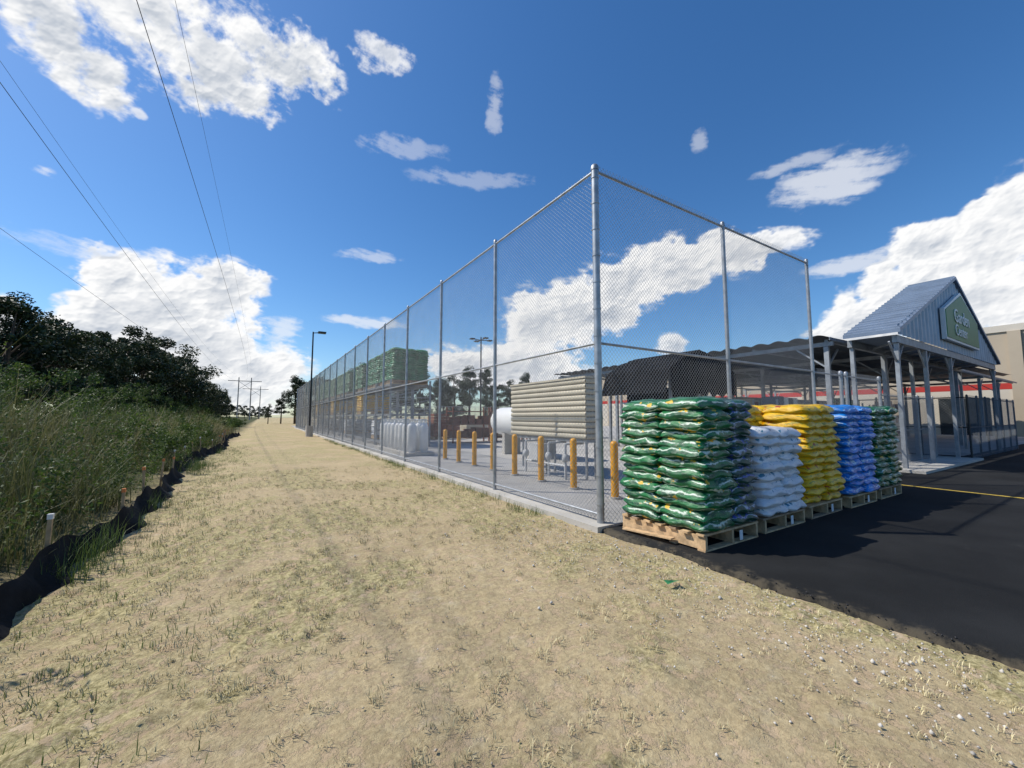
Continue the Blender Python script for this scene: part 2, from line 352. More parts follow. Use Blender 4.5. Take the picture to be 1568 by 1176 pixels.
# ------------------------------------------------------------------ racks with pallets
rk=stack_mesh('rackbags',[(0,1.9,0,1.3,3,2,14,rackg)],W=1.9,D=1.25,seed=9,tagp=False,nx=8,ny=6)
rk2=stack_mesh('rackbags2',[(0,1.9,0,1.3,3,2,9,by)],W=1.9,D=1.25,seed=10,tagp=False,nx=8,ny=6)
rk3=stack_mesh('rackbags3',[(0,1.9,0,1.3,3,2,7,bw)],W=1.9,D=1.25,seed=11,tagp=False,nx=8,ny=6)
y=16.2; k=0
while y<50:
    b=MB()
    for yy in (y,y+2.8):
        for x in (1.25,3.35): b.box((x-.04,yy-.04,0),(x+.04,yy+.04,3.5))
        for z in np.arange(.2,3.2,.6): b.beam((1.25,yy,z),(3.35,yy,z+.5),.03); b.beam((1.25,yy,z),(3.35,yy,z),.03)
    for z in (.25,1.7,3.25):
        for x in (1.25,3.35): b.box((x-.03,y,z-.06),(x+.03,y+2.8,z+.05))
        for yy in np.arange(y+.3,y+2.8,.4): b.box((1.28,yy,z+.02),(3.32,yy+.05,z+.05))
    b.obj('pallet_rack',[steel])
    if k not in (2,6): put('bagged_goods_pallet',rk,1.35,y+.08,3.31)
    if k not in (3,): put('bagged_goods_pallet',rk,1.35,y+1.5,3.31)
    if k%3==1: put('bagged_goods_pallet',rk3,1.35,y+.1,.31)
    if k%4==2: put('bagged_goods_pallet',rk2,1.35,y+1.5,1.76)
    y+=3.1; k+=1
# ------------------------------------------------------------------ bollards
for k in range(8):
    b=MB(); b.cyl((0,0,0),(0,0,1.05),.075,n=18); b.lathe((0,0,1.05),[(.075,0),(.068,.03),(.045,.055),(.001,.066)],18); b.cyl((0,0,0),(0,0,.04),.12,n=18,mat=1)
    b.obj('yellow_bollard',[yellow_p,concrete],(1.6,1.25+1.22*k,.012))
b=MB(); X0,X1,Y0,Y1,Z0,Z1=2.6,3.1,3.15,6.7,1.02,2.58
b.box((X0+.03,Y0+.03,Z0),(X1-.03,Y1-.03,Z1),1)
nl=11; hz=(Z1-Z0)/nl
for i in range(nl):
    z=Z0+hz*i; pr=[(0.02,0.012),(0,.03),(-.012,hz*.35),(-.012,hz*.65),(0,hz-.02),(.02,hz-.006)]
    P=[]
    for dx,dz in pr: P+=[(X0+dx,Y0,z+dz),(X0+dx,Y1,z+dz)]
    b.add(P,[(2*j,2*j+2,2*j+3,2*j+1) for j in range(5)],0,True)
    P=[]
    for dx,dz in pr: P+=[(X0,Y0+dx,z+dz),(X1,Y0+dx,z+dz)]
    b.add(P,[(2*j,2*j+1,2*j+3,2*j+2) for j in range(5)],0,True)
b.box((X0-.03,Y0-.03,Z1+.001),(X1+.03,Y1+.03,Z1+.05))
for x in (X0+.1,X1-.1):
    for y in (Y0+.1,(Y0+Y1)/2,Y1-.1): b.cyl((x,y,0),(x,y,Z0),.035,mat=2)
b.box((X0+.05,Y0+.05,Z0-.08),(X1-.05,Y1-.05,Z0-.002),2)
b.obj('ribbed_equipment_enclosure',[tan_m,seam,galv])
b=MB(); R=.6; pr=[(.001,-.45)]+[(R*math.sin(t),-.45*math.cos(t)) for t in np.linspace(.15,math.pi/2,7)]
pr+=[(r,3.8-zz) for r,zz in pr[::-1]]
b.lathe((4.9,7.3,1.4),pr,24,axis='y')
for y in (8.0,10.4): b.box((4.5,y-.1,0),(5.3,y+.1,.9),1)
b.cyl((4.9,9.2,1.95),(4.9,9.2,2.2),.15); b.obj('propane_storage_tank',[white_p,concrete])
b=MB()
for y in (3.6,4.3,5.4): b.cyl((2.3,y,0),(2.3,y,.9),.035); b.cyl((2.3,y,.9),(2.9,y,.9),.03); b.lathe((2.3,y,.55),[(.05,-.1),(.09,-.05),(.09,.05),(.05,.1)],12)
b.cyl((2.3,3.6,.35),(2.3,5.4,.35),.03); b.box((2.2,4.6,.4),(2.5,5.1,.85)); b.obj('propane_filling_station',[white_d])
for i in range(8):
    for j in range(2):
        if i==3 and j==1: continue
        b=MB(); r=.19; b.lathe((0,0,0),[(.15,0),(.15,.06),(r,.09),(r,1.02),(r*.85,1.12),(r*.4,1.19),(.04,1.2),(.03,1.27),(.001,1.28)],16)
        for t in range(4): b.beam((.11*math.cos(t*1.57),.11*math.sin(t*1.57),1.13),(.11*math.cos(t*1.57),.11*math.sin(t*1.57),1.33),.05,.01)
        b.lathe((0,0,1.3),[(.115,0),(.125,0),(.125,.05),(.115,.05)],16)
        b.obj('propane_cylinder',[white_p],(.95+j*.5,11.8+i*.62+random.uniform(-.08,.08),.15))
b=MB(); b.box((.6,11.4,.012),(1.8,16.6,.15)); b.obj('concrete_slab',[concrete])
for i in range(9):
    x=6+2.2*(i%5)+random.uniform(-.3,.3); y=22+3.3*(i//5)+random.uniform(-.5,.5)
    b=MB(); pallet(b,1.2,1.2); hgt=random.uniform(.8,1.7)
    for k in range(int(hgt/.2)):
        for j in range(3): b.box((.02+random.uniform(0,.03),.02+j*.4,.21+k*.2),(1.18,.39+j*.4,.39+k*.2),2)
    b.obj('stone_block_pallet',[woodm,woodg,[rust,tan_m,woodg][i%3]],(x,y,.012))
for i in range(4):
    b=MB(); x0=5.5+i*3
    for x in (x0,x0+2.6):
        for yy in (18,19): b.box((x-.04,yy-.04,0),(x+.04,yy+.04,2.2))
    for z in (.3,1.1,1.9): b.box((x0,18,z),(x0+2.6,19,z+.045))
    for z in (.35,1.15):
        for q in range(5): b.box((x0+.1+q*.5,18.1,z),(x0+.5+q*.5,18.9,z+random.uniform(.3,.6)),1)
    b.obj('garden_display_shelf',[rust,[rust,woodm,tan_m,woodg][i]])
# dark shade canopy
b=MB(); X0,X1,Y0,Y1=7.4,11.4,4.2,7.2; XR=(X0+X1)/2-.3
def prof(x):
    t=(x-XR)/((XR-X0) if x<XR else (X1-XR)); return 4.0-.75*abs(t)**1.3
nx_=26; xs_=np.linspace(X0,X1,nx_+1)
for k in range(6):
    yy0=Y0+(Y1-Y0)*k/6; yy1=Y0+(Y1-Y0)*(k+1)/6
    for i in range(nx_):
        xa,xb=xs_[i],xs_[i+1]; s_=.03*(i%2)
        b.add([(xa,yy0,prof(xa)+s_),(xb,yy0,prof(xb)+.03-s_),(xb,yy1,prof(xb)+.03-s_),(xa,yy1,prof(xa)+s_)],[(0,1,2,3)],0)
P=[]
for i in range(nx_+1):
    x=xs_[i]; lo=2.5-.2*abs(math.sin(i*.9)); P+=[(x,Y0-.01-.03*(i%2),prof(x)),(x,Y0-.01-.03*(i%2),lo)]
b.add(P,[(2*i,2*i+1,2*i+3,2*i+2) for i in range(nx_)],0)
b.add([(X0,Y0,3.25),(X0,Y1,3.25),(X0-.3,Y1,2.4),(X0-.3,Y0,2.4)],[(0,1,2,3)],0)
for x in (X0+.1,XR,X1-.1):
    for y in (Y0+.1,Y1-.1): b.box((x-.04,y-.04,0),(x+.04,y+.04,3.2),1)
for z in (.5,1.3,2.1):
    b.box((X0+.3,Y0+1.0,z),(X1-.3,Y0+2.5,z+.05),1)
    for q in range(7): b.box((X0+.4+q*.45,Y0+1.1,z),(X0+.8+q*.45,Y0+2.3,z+.05+random.uniform(.3,.6)),0)
b.obj('shade_canopy',[tarp,galv])
# ------------------------------------------------------------------ steel canopy with scalloped roof
b=MB(); X0,X1,Y0,Y1,Z=12.0,45,1.2,16,4.25
VV=[]; ny=int((Y1-Y0)/.1)
for i in range(ny+1):
    y=Y0+i*.1; z=Z+.10*abs(math.sin(math.pi*(y-Y0)/.62)); VV+=[(X0-.4,y,z),(X1,y,z+.5)]
b.add(VV,[(2*i,2*i+1,2*i+3,2*i+2) for i in range(ny)],1,False)
for x in np.arange(X0,X1,5.5):
    b.box((x-.06,Y0,Z-.25),(x+.06,Y1,Z-.11))
    for y in np.arange(Y0+.2,Y1,4.8):
        b.box((x-.06,y-.07,0),(x+.06,y+.07,Z-.26)); b.beam((x,y,Z-1.0),(x,y+.9,Z-.27),.05); b.beam((x,y,Z-1.0),(x+.9,y,Z-.27),.05)
for y in np.arange(Y0+.2,Y1,2.4): b.box((X0,y-.05,Z-.10),(X1,y+.05,Z-.02))
b.box((X0-.35,Y0-.03,Z-.10),(X1,Y0-.005,Z-.0)); 
b.obj('steel_canopy',[steel,darkroof])
for i in range(9):
    b=MB(); x0=13.2+(i%5)*3.2; y0=3.6+(i%2)*3+(i//5)*4
    for x in (x0,x0+2.4):
        for yy in (y0,y0+.9): b.box((x-.03,yy-.03,.09),(x+.03,yy+.03,2.3))
    for z in (.4,1.2,2.0):
        b.box((x0,y0,z),(x0+2.4,y0+.9,z+.04))
        for q in range(6):
            if random.random()<.75: b.box((x0+.05+q*.4,y0+.1,z+.05),(x0+.38+q*.4,y0+.8,z+.05+random.uniform(.2,.5)),1+q%2)
    b.obj('garden_display_shelf',[steel,[white_p,tan_m,woodm][i%3],[darkroof,rust,greens][i%3]])
b=MB(); b.box((20,9,.02),(34,15,2.6)); 
for x in np.arange(20,34.1,1.4): b.box((x-.04,8.95,.02),(x+.04,8.998,2.6),1)
b.box((19.9,8.9,2.602),(34.1,15.1,2.8),1); b.obj('garden_kiosk',[white_d,steel])
# ------------------------------------------------------------------ entrance gable
b=MB(); X0,X1,Y0,Y1=11.7,25.3,-.5,.75; XR=18.5; ZE,ZR=4.1,7.0
nr=int((X1-X0)/.1); P=[]
for i in range(nr+1):
    x=X0+(X1-X0)*i/nr; yy=Y0-(.035 if (i//2)%2 else 0)
    zt=ZE+.25+(ZR-ZE-.25)*(1-abs(x-XR)/((X1-X0)/2)); P+=[(x,yy,ZE-.05),(x,yy,zt)]
b.add(P,[(2*i,2*i+2,2*i+3,2*i+1) for i in range(nr)],1)
for xa in (X0,X1):
    s=-1 if xa<XR else 1; xe=xa+s*.25; ze=ZE+.1
    b.add([(xe,Y0-.12,ze),(XR,Y0-.12,ZR+.06),(XR,Y1,ZR+.06),(xe,Y1,ze),(xe,Y0-.12,ze-.12),(XR,Y0-.12,ZR-.06),(XR,Y1,ZR-.06),(xe,Y1,ze-.12)],
          [(0,1,2,3),(4,7,6,5),(0,4,5,1),(3,2,6,7),(0,3,7,4)],2)
    for t in np.linspace(0.01,.99,22):
        x=xe+(XR-xe)*t; z=ze+(ZR+.06-ze)*t; b.beam((x,Y0-.10,z+.02),(x,Y1-.01,z+.02),.03,.05,2)
b.box((X0,Y0+.02,ZE-.28),(X1,Y0+.14,ZE-.055)); b.box((X0,Y1-.14,ZE-.28),(X1,Y1-.02,ZE-.055))
for x in (11.85,14.6,17.7,25.15):
    for y in (Y0+.09,Y1-.09): b.box((x-.065,y-.05,.02),(x+.065,y+.05,ZE-.29))
    b.beam((x,Y0+.1,ZE-.9),(x+.6,Y0+.1,ZE-.3),.045); b.beam((x,Y0+.1,ZE-.9),(x-.6,Y0+.1,ZE-.3),.045)
for x in np.arange(12.3,24,1.1): b.beam((x,Y0+.2,ZE-.2),(x+1,Y1-.2,ZE-.2),.05)
b.add([(X0,Y0+.1,ZE-.052),(X1,Y0+.1,ZE-.052),(X1,Y1,ZE-.052),(X0,Y1,ZE-.052)],[(0,1,2,3)],2)
b.obj('entrance_gable',[steel,corr,roofm])
b=MB()
def penta(b,x0,x1,z0,z1,z2,y,mt,t=.05):
    xm=(x0+x1)/2; p=[(x0,z0),(x1,z0),(x1,z1),(xm,z2),(x0,z1)]
    b.add([(x,y,z) for x,z in p]+[(x,y+t,z) for x,z in p],[(0,1,2,3,4)]+[(i,i+5,(i+1)%5+5,(i+1)%5) for i in range(5)],mt)
penta(b,16.1,21.0,4.35,5.45,6.4,-.68,1,.12); penta(b,16.2,20.9,4.43,5.41,6.28,-.70,0,.02)
sg=b.obj('garden_center_sign',[greens,white_p])
for txt,x,z,s in (('Garden',17.2,5.1,.72),('Center',17.2,4.6,.6)):
    cu=bpy.data.curves.new('lettering','FONT'); cu.body=txt; cu.size=s; cu.extrude=.01; cu.materials.append(white_p)
    t=link(bpy.data.objects.new('lettering',cu)); t.location=(x,-.715,z); t.rotation_euler=(rad(90),0,0); t.parent=sg
# ------------------------------------------------------------------ store
b=MB(); XS=47.6
b.box((XS,-45,0),(100,77,9)); b.box((XS-.12,-45.1,8.6),(100,77.1,9.15),1)
b.box((XS-.05,-45,3.85),(XS-.002,77,4.35),2); b.box((XS-.04,-45,0),(XS-.002,77,3.84),1)
for y in np.arange(-44,77,7.5): b.box((XS-.25,y,0),(XS-.051,y+.7,8.59),0)
for y in (3,12,34): b.box((XS-.09,y,0),(XS-.052,y+3,3.2),3)
b.obj('store_building',[store_m,store_l,redm,mat('dark_glass',(.03,.035,.04),.15)])
# ------------------------------------------------------------------ lamps
b=MB(); b.cyl((0,0,-.2),(0,0,.85),.28,n=20,mat=1); b.cyl((0,0,.85),(0,0,8.7),.075,.055,n=12); b.beam((0,0,8.6),(.55,-.2,8.65),.06); b.box((.35,-.45,8.6),(.95,.1,8.72))
b.obj('street_lamp',[blackm,concrete],(-.9,32.6,0))
b=MB(); b.cyl((0,0,0),(0,0,9),.08,.06,n=10)
for a in range(4):
    c,s=math.cos(a*1.57),math.sin(a*1.57); b.beam((0,0,8.7),(c*.8,s*.8,8.75),.06); b.box((c*.9-.2,s*.9-.2,8.7),(c*.9+.2,s*.9+.2,8.8))
b.cyl((0,0,0),(0,0,.8),.3,n=16,mat=1); b.obj('street_lamp',[blackm,concrete],(12.8,28.5,0))
# ------------------------------------------------------------------ power line
def lag(p,y,i):
    r=0
    for q in range(3):
        t=p[q][i]
        for w in range(3):
            if w!=q: t*=(y-p[w][1])/(p[q][1]-p[w][1])
        r+=t
    return r
W=[((-8.3,12,15),(-7.9,36,14.6),(-11.8,234,19),.013),((-7.9,15,18),(-7.6,36.3,17.6),(-10,234,21),.007),((-13.8,19.2,15),(-13.9,31.4,14.6),(-14,234,19),.014),
   ((-14.6,21.2,17),(-14.7,42.8,16.5),(-13,234,21),.008),((-20.7,37.8,15),(-20.1,51.7,14.6),(-19,234,19),.015)]
for p in W:
    b=MB(); ys=np.linspace(-40,234,110); pts=[Vector((lag(p[:3],y,0),y,lag(p[:3],y,2))) for y in ys]
    for i in range(len(pts)-1): b.cyl(pts[i],pts[i+1],p[3],n=5,cap=False)
    b.obj('power_line',[wirem])
polem=mat('pole_grey',(.25,.24,.23),.8)
for (x,y) in ((-11.8,234),(-8,300)):
    b=MB()
    for dx in (-2.6,2.6): b.cyl((dx,0,0),(dx,0,21),.28,.2,n=8)
    b.beam((-7,0,19.2),(7,0,19.2),.3); b.beam((-2.6,0,15),(2.6,0,19),.15); b.beam((2.6,0,15),(-2.6,0,19),.15)
    b.obj('transmission_tower',[polem],(x,y,0))
# ------------------------------------------------------------------ vegetation
def leaves(cen,size,asp=.5,rs=rng):
    n=len(cen); a=rs.normal(size=(n,3)); a/=np.linalg.norm(a,axis=1)[:,None]
    c=rs.normal(size=(n,3)); b_=np.cross(a,c); b_/=np.linalg.norm(b_,axis=1)[:,None]
    s=size[:,None] if hasattr(size,'__len__') else size
    a=a*s; b_=b_*s*asp
    V=np.stack([cen-a,cen-b_,cen+a,cen+b_],1).reshape(-1,3); F=np.arange(4*n).reshape(n,4); return V,F
def clumps(cc,cr,n,rs):
    d=rs.normal(size=(len(cc),n,3)); d/=np.linalg.norm(d,axis=2)[...,None]
    r=rs.random((len(cc),n,1))**.45
    p=cc[:,None,:]+d*r*cr[:,None,None]*np.array([1,1,.75]); return p.reshape(-1,3)
def tree_mesh(name,seed,H,spread,kind='oak'):
    rs=np.random.default_rng(seed); b=MB()
    tr=.022*H
    top=Vector((rs.uniform(-.4,.4),rs.uniform(-.4,.4),H*.9)); mid=Vector((top.x*.3,top.y*.6,H*.45))
    b.cyl((0,0,-.5),mid,tr,tr*.65,n=8,cap=False); b.cyl(mid,top,tr*.65,tr*.15,n=7,cap=False)
    cc=[];cr=[]
    if kind=='oak':
        for i in range(40):
            th=rs.uniform(0,6.28); zf=rs.uniform(.22,1.0); prof=math.sin(min(1,max(0,(zf-.12)/.9))*math.pi)**.6
            rr=spread*prof*rs.uniform(.4,1.0)*rs.uniform(.8,1.25); c=Vector((rr*math.cos(th),rr*math.sin(th),zf*H*.95)); cc.append(c); cr.append(rs.uniform(.055,.12)*H)
            if i%3==0: b.cyl(Vector((0,0,zf*H*.6)),c,tr*.3,tr*.06,n=5,cap=False)
        per=200; size=.13
    else:
        for i in range(40):
            th=rs.uniform(0,6.28); zf=rs.uniform(.35,1.0); rr=spread*(1.12-zf)**.7*rs.uniform(.3,1.1); c=Vector((rr*math.cos(th),rr*math.sin(th),zf*H)); cc.append(c); cr.append(rs.uniform(.045,.08)*H)
            if i%2==0: b.cyl((0,0,zf*H*.93),c,tr*.22,tr*.05,n=5,cap=False)
        per=170; size=.12
    cc=np.array(cc);cr=np.array(cr); p=clumps(cc,cr,per,rs)
    V,F=leaves(p,rs.uniform(size*.7,size*1.5,len(p)),.5,rs)
    clv=np.repeat(rs.random(len(cc)),per); var=np.clip(clv*.6+rs.random(len(p))*.5,0,1)
    bv=np.array(b.v);bf=np.array(b.f)
    V=np.concatenate([bv,V]);Fa=np.concatenate([bf,F+len(bv)])
    mi=np.concatenate([np.zeros(len(bf)),np.ones(len(F))])
    return fast_mesh(name,V,Fa,[barkm,leaf_tree if kind=='oak' else leaf_pine],var=np.concatenate([np.zeros(len(bf)),var]),mi=mi)
oaks=[tree_mesh('oak%d'%i,100+i,10,2.8+.4*i) for i in range(4)]
pines=[tree_mesh('pine%d'%i,200+i,12,2.6+.3*i,'pine') for i in range(3)]
def plant(kind,x,y,H,wf=None):
    ms,base,nm=(oaks,10,'oak_tree') if kind=='oak' else (pines,12,'pine_tree')
    o=put(nm,random.choice(ms),x,y,float(gh(x,y))-.1,random.uniform(0,6.28)); s=H/base; w=s*(wf or random.uniform(.95,1.2)); o.scale=(w,w,s)
random.seed(5)
for y in (16,24,31): plant('oak',-24+random.uniform(-2,2),y,7)
for x,y,H in [(-21,36,7.4),(-20.5,39.5,9.2),(-21,42.5,9.8),(-20,45.5,9.6),(-20.5,49,8.4),(-20,53,8.2),(-19.5,57,9.3),(-20,61,10.8),(-19,65.5,12.2),(-19,70,11.2),(-18.5,75,12.8),(-18,80,13.4),(-17.5,86,11.4),(-17,92,12.4),(-16.5,98,10.2),(-16,105,11.2),(-15.5,113,9.6),(-15,121,10),(-14.5,130,8.6),(-14,140,8),(-13.5,150,7)]:
    plant('oak' if random.random()<.85 else 'pine',x+random.uniform(-.6,.6),y,H)
    plant('oak',x-5.5+random.uniform(-1,1),y+1.5,H*random.uniform(.82,.95))
for x in np.arange(-3,50,2.6):
    H=5+min(7,(x+3)*.9) ; plant('pine' if random.random()<.6 else 'oak',x,100-.45*x+random.uniform(-4,4),H*random.uniform(.8,1.15))
for x in np.arange(-30,0,4): plant('oak',x,330+random.uniform(-10,10),9)
rs=np.random.default_rng(3); cc=[];cr=[]
for i in range(230):
    y=10+98*rs.random()**1.3; x=-11.0-rs.random()*7.0; h=rs.uniform(1.2,3.4)*(1.35 if x<-13 else .8)
    g=float(gh(x,y))
    for k in range(5): cc.append((x+rs.normal(0,.5),y+rs.normal(0,.5),g+h*rs.uniform(.2,.95))); cr.append(rs.uniform(.3,.75))
for i in range(100):
    y=12+80*rs.random(); x=-7.2-rs.random()*3.2; h=rs.uniform(.6,1.9); g=float(gh(x,y))
    for k in range(4): cc.append((x+rs.normal(0,.35),y+rs.normal(0,.35),g+h*rs.uniform(.2,.9))); cr.append(rs.uniform(.22,.48))
cc=np.array(cc);cr=np.array(cr); p=clumps(cc,cr,140,rs); V,F=leaves(p,rs.uniform(.035,.085,len(p)),.5,rs)
fast_obj('shrub_thicket',V,F,[leaf_shrub],var=np.clip(np.repeat(rs.random(len(cc)),140)*.7+rs.random(len(p))*.4,0,1))
def blades(name,x,y,z,h,w,lean,mt,rs,th=None):
    n=len(x); th=rs.uniform(0,6.28,n) if th is None else th; d=np.stack([np.cos(th),np.sin(th),np.zeros(n)],1); pz=np.stack([-np.sin(th),np.cos(th),np.zeros(n)],1)
    b0=np.stack([x,y,z],1); up=np.array([0,0,1.])
    l=lean[:,None]; H=h[:,None]; Wd=w[:,None]
    m_=b0+up*H*.55*np.sqrt(np.clip(1-l*l*.3,0.02,1))+d*H*l*.35; t=b0+up*H*np.sqrt(np.clip(1-l*l,.01,1))+d*H*l
    V=np.stack([b0-pz*Wd,b0+pz*Wd,m_+pz*Wd*.8,m_-pz*Wd*.8,t+pz*Wd*.15,t-pz*Wd*.15],1).reshape(-1,3)
    i=np.arange(n)[:,None]*6; F=np.stack([i+np.array([0,1,2,3]),i+np.array([3,2,4,5])],1).reshape(-1,4)
    return fast_obj(name,V,F,[mt],var=np.repeat(np.clip(fbm(x*.5,y*.5,3,90)*1.8-.45+rs.random(n)*.5,0,1),2))
N=3400; cy=-6+50*rs.random(N)**1.9; cx=-6.5-7*rs.random(N)**1.1; den=fbm(cx*.6,cy*.6,3,31); k=den>.32; cx,cy,den=cx[k],cy[k],den[k]
ch=(.35+2.2*sst(.34,.60,den))*rs.uniform(.4,1.25,len(cx))*(.35+.65*sst(-6.5,-8,cx)); K=30
x=np.repeat(cx,K)+rs.normal(0,.14,len(cx)*K); y=np.repeat(cy,K)+rs.normal(0,.14,len(cx)*K); x=np.minimum(x,-6.35)
h=np.repeat(ch,K)*rs.uniform(.45,1.1,len(x)); h=np.where(y>14,h*.75,h)
blades('tall_grass',x,y,gh(x,y)-.03,h,rs.uniform(.0025,.006,len(x))*(1+y.clip(0,40)/14),rs.beta(1.5,2.2,len(x))*.97,grass_tall,rs)
# low weeds spilling over and in front of the silt fence
N=420; cy=-6+26*rs.random(N)**1.4; cx=-5.95+rs.normal(0,.16,N); k=fbm(cx*0+2,cy*.8,3,44)>.40; cx,cy=cx[k],cy[k]; K=16
x=np.repeat(cx,K)+rs.normal(0,.07,len(cx)*K); y=np.repeat(cy,K)+rs.normal(0,.07,len(cx)*K)
blades('verge_weeds',x,y,gh(x,y)-.01,rs.uniform(.08,.42,len(x)),rs.uniform(.002,.005,len(x)),rs.beta(1.6,2,len(x))*.95,grass_green,rs)
N=900; y0=-5+30*rs.random(N)**1.5; x0=-6.35-4.6*rs.random(N); hh_=rs.uniform(.3,.9,N)+1.5*rs.random(N)**3; cc=[]
for a,b_,c in zip(x0,y0,hh_):
    g=float(gh(a,b_)); lx,ly=rs.normal(0,.2,2)
    for k in range(int(c*7)): t=(k+1)/int(c*7+1); cc.append((a+lx*t,b_+ly*t,g+c*t))
cc=np.array(cc); p=clumps(cc,np.full(len(cc),.13),16,rs); V,F=leaves(p,rs.uniform(.015,.045,len(p)),.35,rs)
fast_obj('weeds',V,F,[leaf_shrub],var=rs.random(len(p)))
N=26000; r=rs.random(N)**.62*14; th=rs.uniform(0,6.28,N); cx=-4.31+r*np.cos(th); cy=-4.45+r*np.sin(th)
k=(cx<-.3)&(cx>-5.9)&((cx*.528+cy*.849)>-5.2)&(fbm(cx*.9,cy*.9,3,61)+rs.random(N)*.36>.48); cx=cx[k];cy=cy[k]
K=16; x=np.repeat(cx,K)+rs.normal(0,.024,len(cx)*K); y=np.repeat(cy,K)+rs.normal(0,.024,len(cx)*K); n=len(x)
blades('straw_mulch',x,y,gh(x,y)+.014,rs.uniform(.012,.05,n),rs.uniform(.0014,.0032,n),rs.uniform(.35,.99,n),strawm,rs)
def tufts(name,cx,cy,k,h0,h1,sp,w=.003):
    n=len(cx); x=np.repeat(cx,k)+rs.normal(0,sp,n*k); y=np.repeat(cy,k)+rs.normal(0,sp,n*k)
    return blades(name,x,y,gh(x,y)+.0,rs.uniform(h0,h1,n*k),rs.uniform(w*.6,w*1.3,n*k),rs.uniform(.1,.9,n*k),grass_green,rs)
n=900; yy=-5+28*rs.random(n)**1.3; xx=-5.35+rs.normal(0,.42,n)
tufts('grass_sprigs',xx,yy,8,.03,.11,.04,.0022)
n=260; tufts('grass_sprigs',rs.uniform(-5,-.6,n),rs.uniform(-5,14,n),5,.015,.04,.035,.0018)
n=240; tufts('grass_sprigs',-.35+rs.normal(0,.12,n),1.0+26*rs.random(n)**1.2,14,.04,.17,.06)
b=MB(); ys=np.arange(-8,40,.12); pts=[]
fx=lambda y: -6.25+.22*math.sin(y*.35)+.06*math.sin(y*2.1)
for i,y in enumerate(ys):
    x=fx(y); sag=.12*abs(math.sin((y)*math.pi/1.9)); g=float(gh(x,y))
    pts+= [(x+.18+.08*math.sin(y*5),y,g-.02),(x+.05+.03*math.sin(y*7),y,g+.14),(x,y,g+.36-sag+.03*math.sin(y*9))]
b.add(pts,[(3*i+j,3*i+3+j,3*i+4+j,3*i+1+j) for i in range(len(ys)-1) for j in range(2)],0,True)
for y in np.arange(-7.6,40,1.9):
    x=fx(y)-.03; g=float(gh(x,y)); a=random.uniform(-.08,.08); hh=random.uniform(.58,.76)
    b.beam((x,y,g-.1),(x+a,y+a,g+hh),.035,.035,1); b.box((x+a-.022,y+a-.022,g+hh-.04),(x+a+.022,y+a+.022,g+hh+.015),2 if random.random()<.6 else 3)
b.obj('silt_fence',[silt,stakem,orange,white_p])
b=MB(); b.add([(-1.0,-1.9,.03),(-.86,-1.93,.05),(-.84,-1.86,.02),(-.98,-1.84,.045)],[(0,1,2,3)]); b.obj('plastic_scrap',[rackg])
# ------------------------------------------------------------------ clouds : thin glowing sheets, sunlit and shaded sides painted in, 2.6 km away, by compass bearing / elevation (degrees)
T=[(-18.8,34.1,3,2.2,1),(-16,32.1,2.8,2.9,1),(-11.9,37.6,6.4,3,1),(-5.9,36.5,5.3,3.2,1),(0.1,39.6,6.2,2.6,1),(4,38.4,3.6,1.7,.9),(-2.8,35.3,3.8,1.7,.9),(13.2,42.7,3.2,1.3,.7),(-14.4,30.2,1.7,1.3,.8),(-8,34,4,1.6,.9),(-12.4,29.7,.6,.4,.6),(-18.6,22.1,.6,.4,.5),(29.7,40.1,1.0,2.6,.3),(16.2,34.2,5.0,1.0,.24),(26.6,31.5,6.8,.8,.22),(12.2,21.1,2.9,.6,.34),(58.3,33.1,.8,1.1,.28),(72.7,25.3,4.7,1.9,.52),(69.2,28,3.8,.6,.34),(12.4,12.7,4.5,.6,.5),(-17,16.1,5,.7,.26),
(-13.3,14,2.5,2.2,1),(-14.4,9.6,2.6,3,1),(-9.6,12.4,4.6,3.7,1),(-4.2,14.1,4.3,3.3,1),(-6.6,7.9,6,3.6,1),(-.3,6.2,5,3.1,.9),(-3,3,8,2.2,.8),(-20.5,9.6,1.2,1.6,.9),(2.3,10.8,2.2,1.0,.5),
(25,7.7,4.6,1.8,.9),(35.8,12.8,4.6,4.4,1),(41.4,15.3,4.5,4.0,1),(33.4,7.3,9.3,2.8,.95),(47.4,18.4,5.2,3.4,1),(55.1,19.6,4.7,2.8,1),(61.3,20.2,4.2,2.2,1),(65.8,20.3,2.9,1.3,.8),(46,15,4,2.4,.9),(53.9,9.7,2.0,1.2,.75),(43,4.5,8,1.2,.6),
(78.8,17.4,2.2,2,1),(81.8,16.4,3.1,2.8,1),(84.2,17.6,2.3,2.6,1),(77.7,13.6,2.7,2.5,1),(75,10.8,3.5,2.6,1),(72.3,9,2.7,1.4,.9),(81.9,11.3,3.5,3.5,1),(73.8,16.5,3.6,.8,.5),(88,14,4,4,1),(92,10,5,4,1),(101,20,6,3,1),(-34,14,5,4,1),(-42,28,6,3,1),(112,12,7,4,1),(-30,40,5,3,.9)]
st=.085
AZ_,EL_=np.meshgrid(np.arange(-50,122,st),np.arange(.2,47,st*.9))
wx=2.4*(fbm(AZ_*.3,EL_*.4,5,401,.6)-.5)*2; wy=2.0*(fbm(AZ_*.3+9,EL_*.4,5,402,.6)-.5)*2
acc=np.full(AZ_.shape,-1.0); WT=np.zeros(AZ_.shape)
for a,e_,ra,re_,wt in T:
    q=np.sqrt(((AZ_+wx*min(1,ra/3)-a)/(ra*1.45))**2+((EL_+wy*min(1,re_/2.4)-e_)/(re_*1.45))**2)
    acc=np.maximum(acc,1-q); WT=np.maximum(WT,wt*sst(1.3,.5,q))
def billow(x,y,o,seed):
    r=0;a=.5
    for i in range(o):
        r=r+a*np.abs(2*vnoise(x*2**i,y*2**i,seed+i)-1); x,y=x*.8-y*.6+3.1,x*.6+y*.8+1.7; a*=.52
    return 1-r
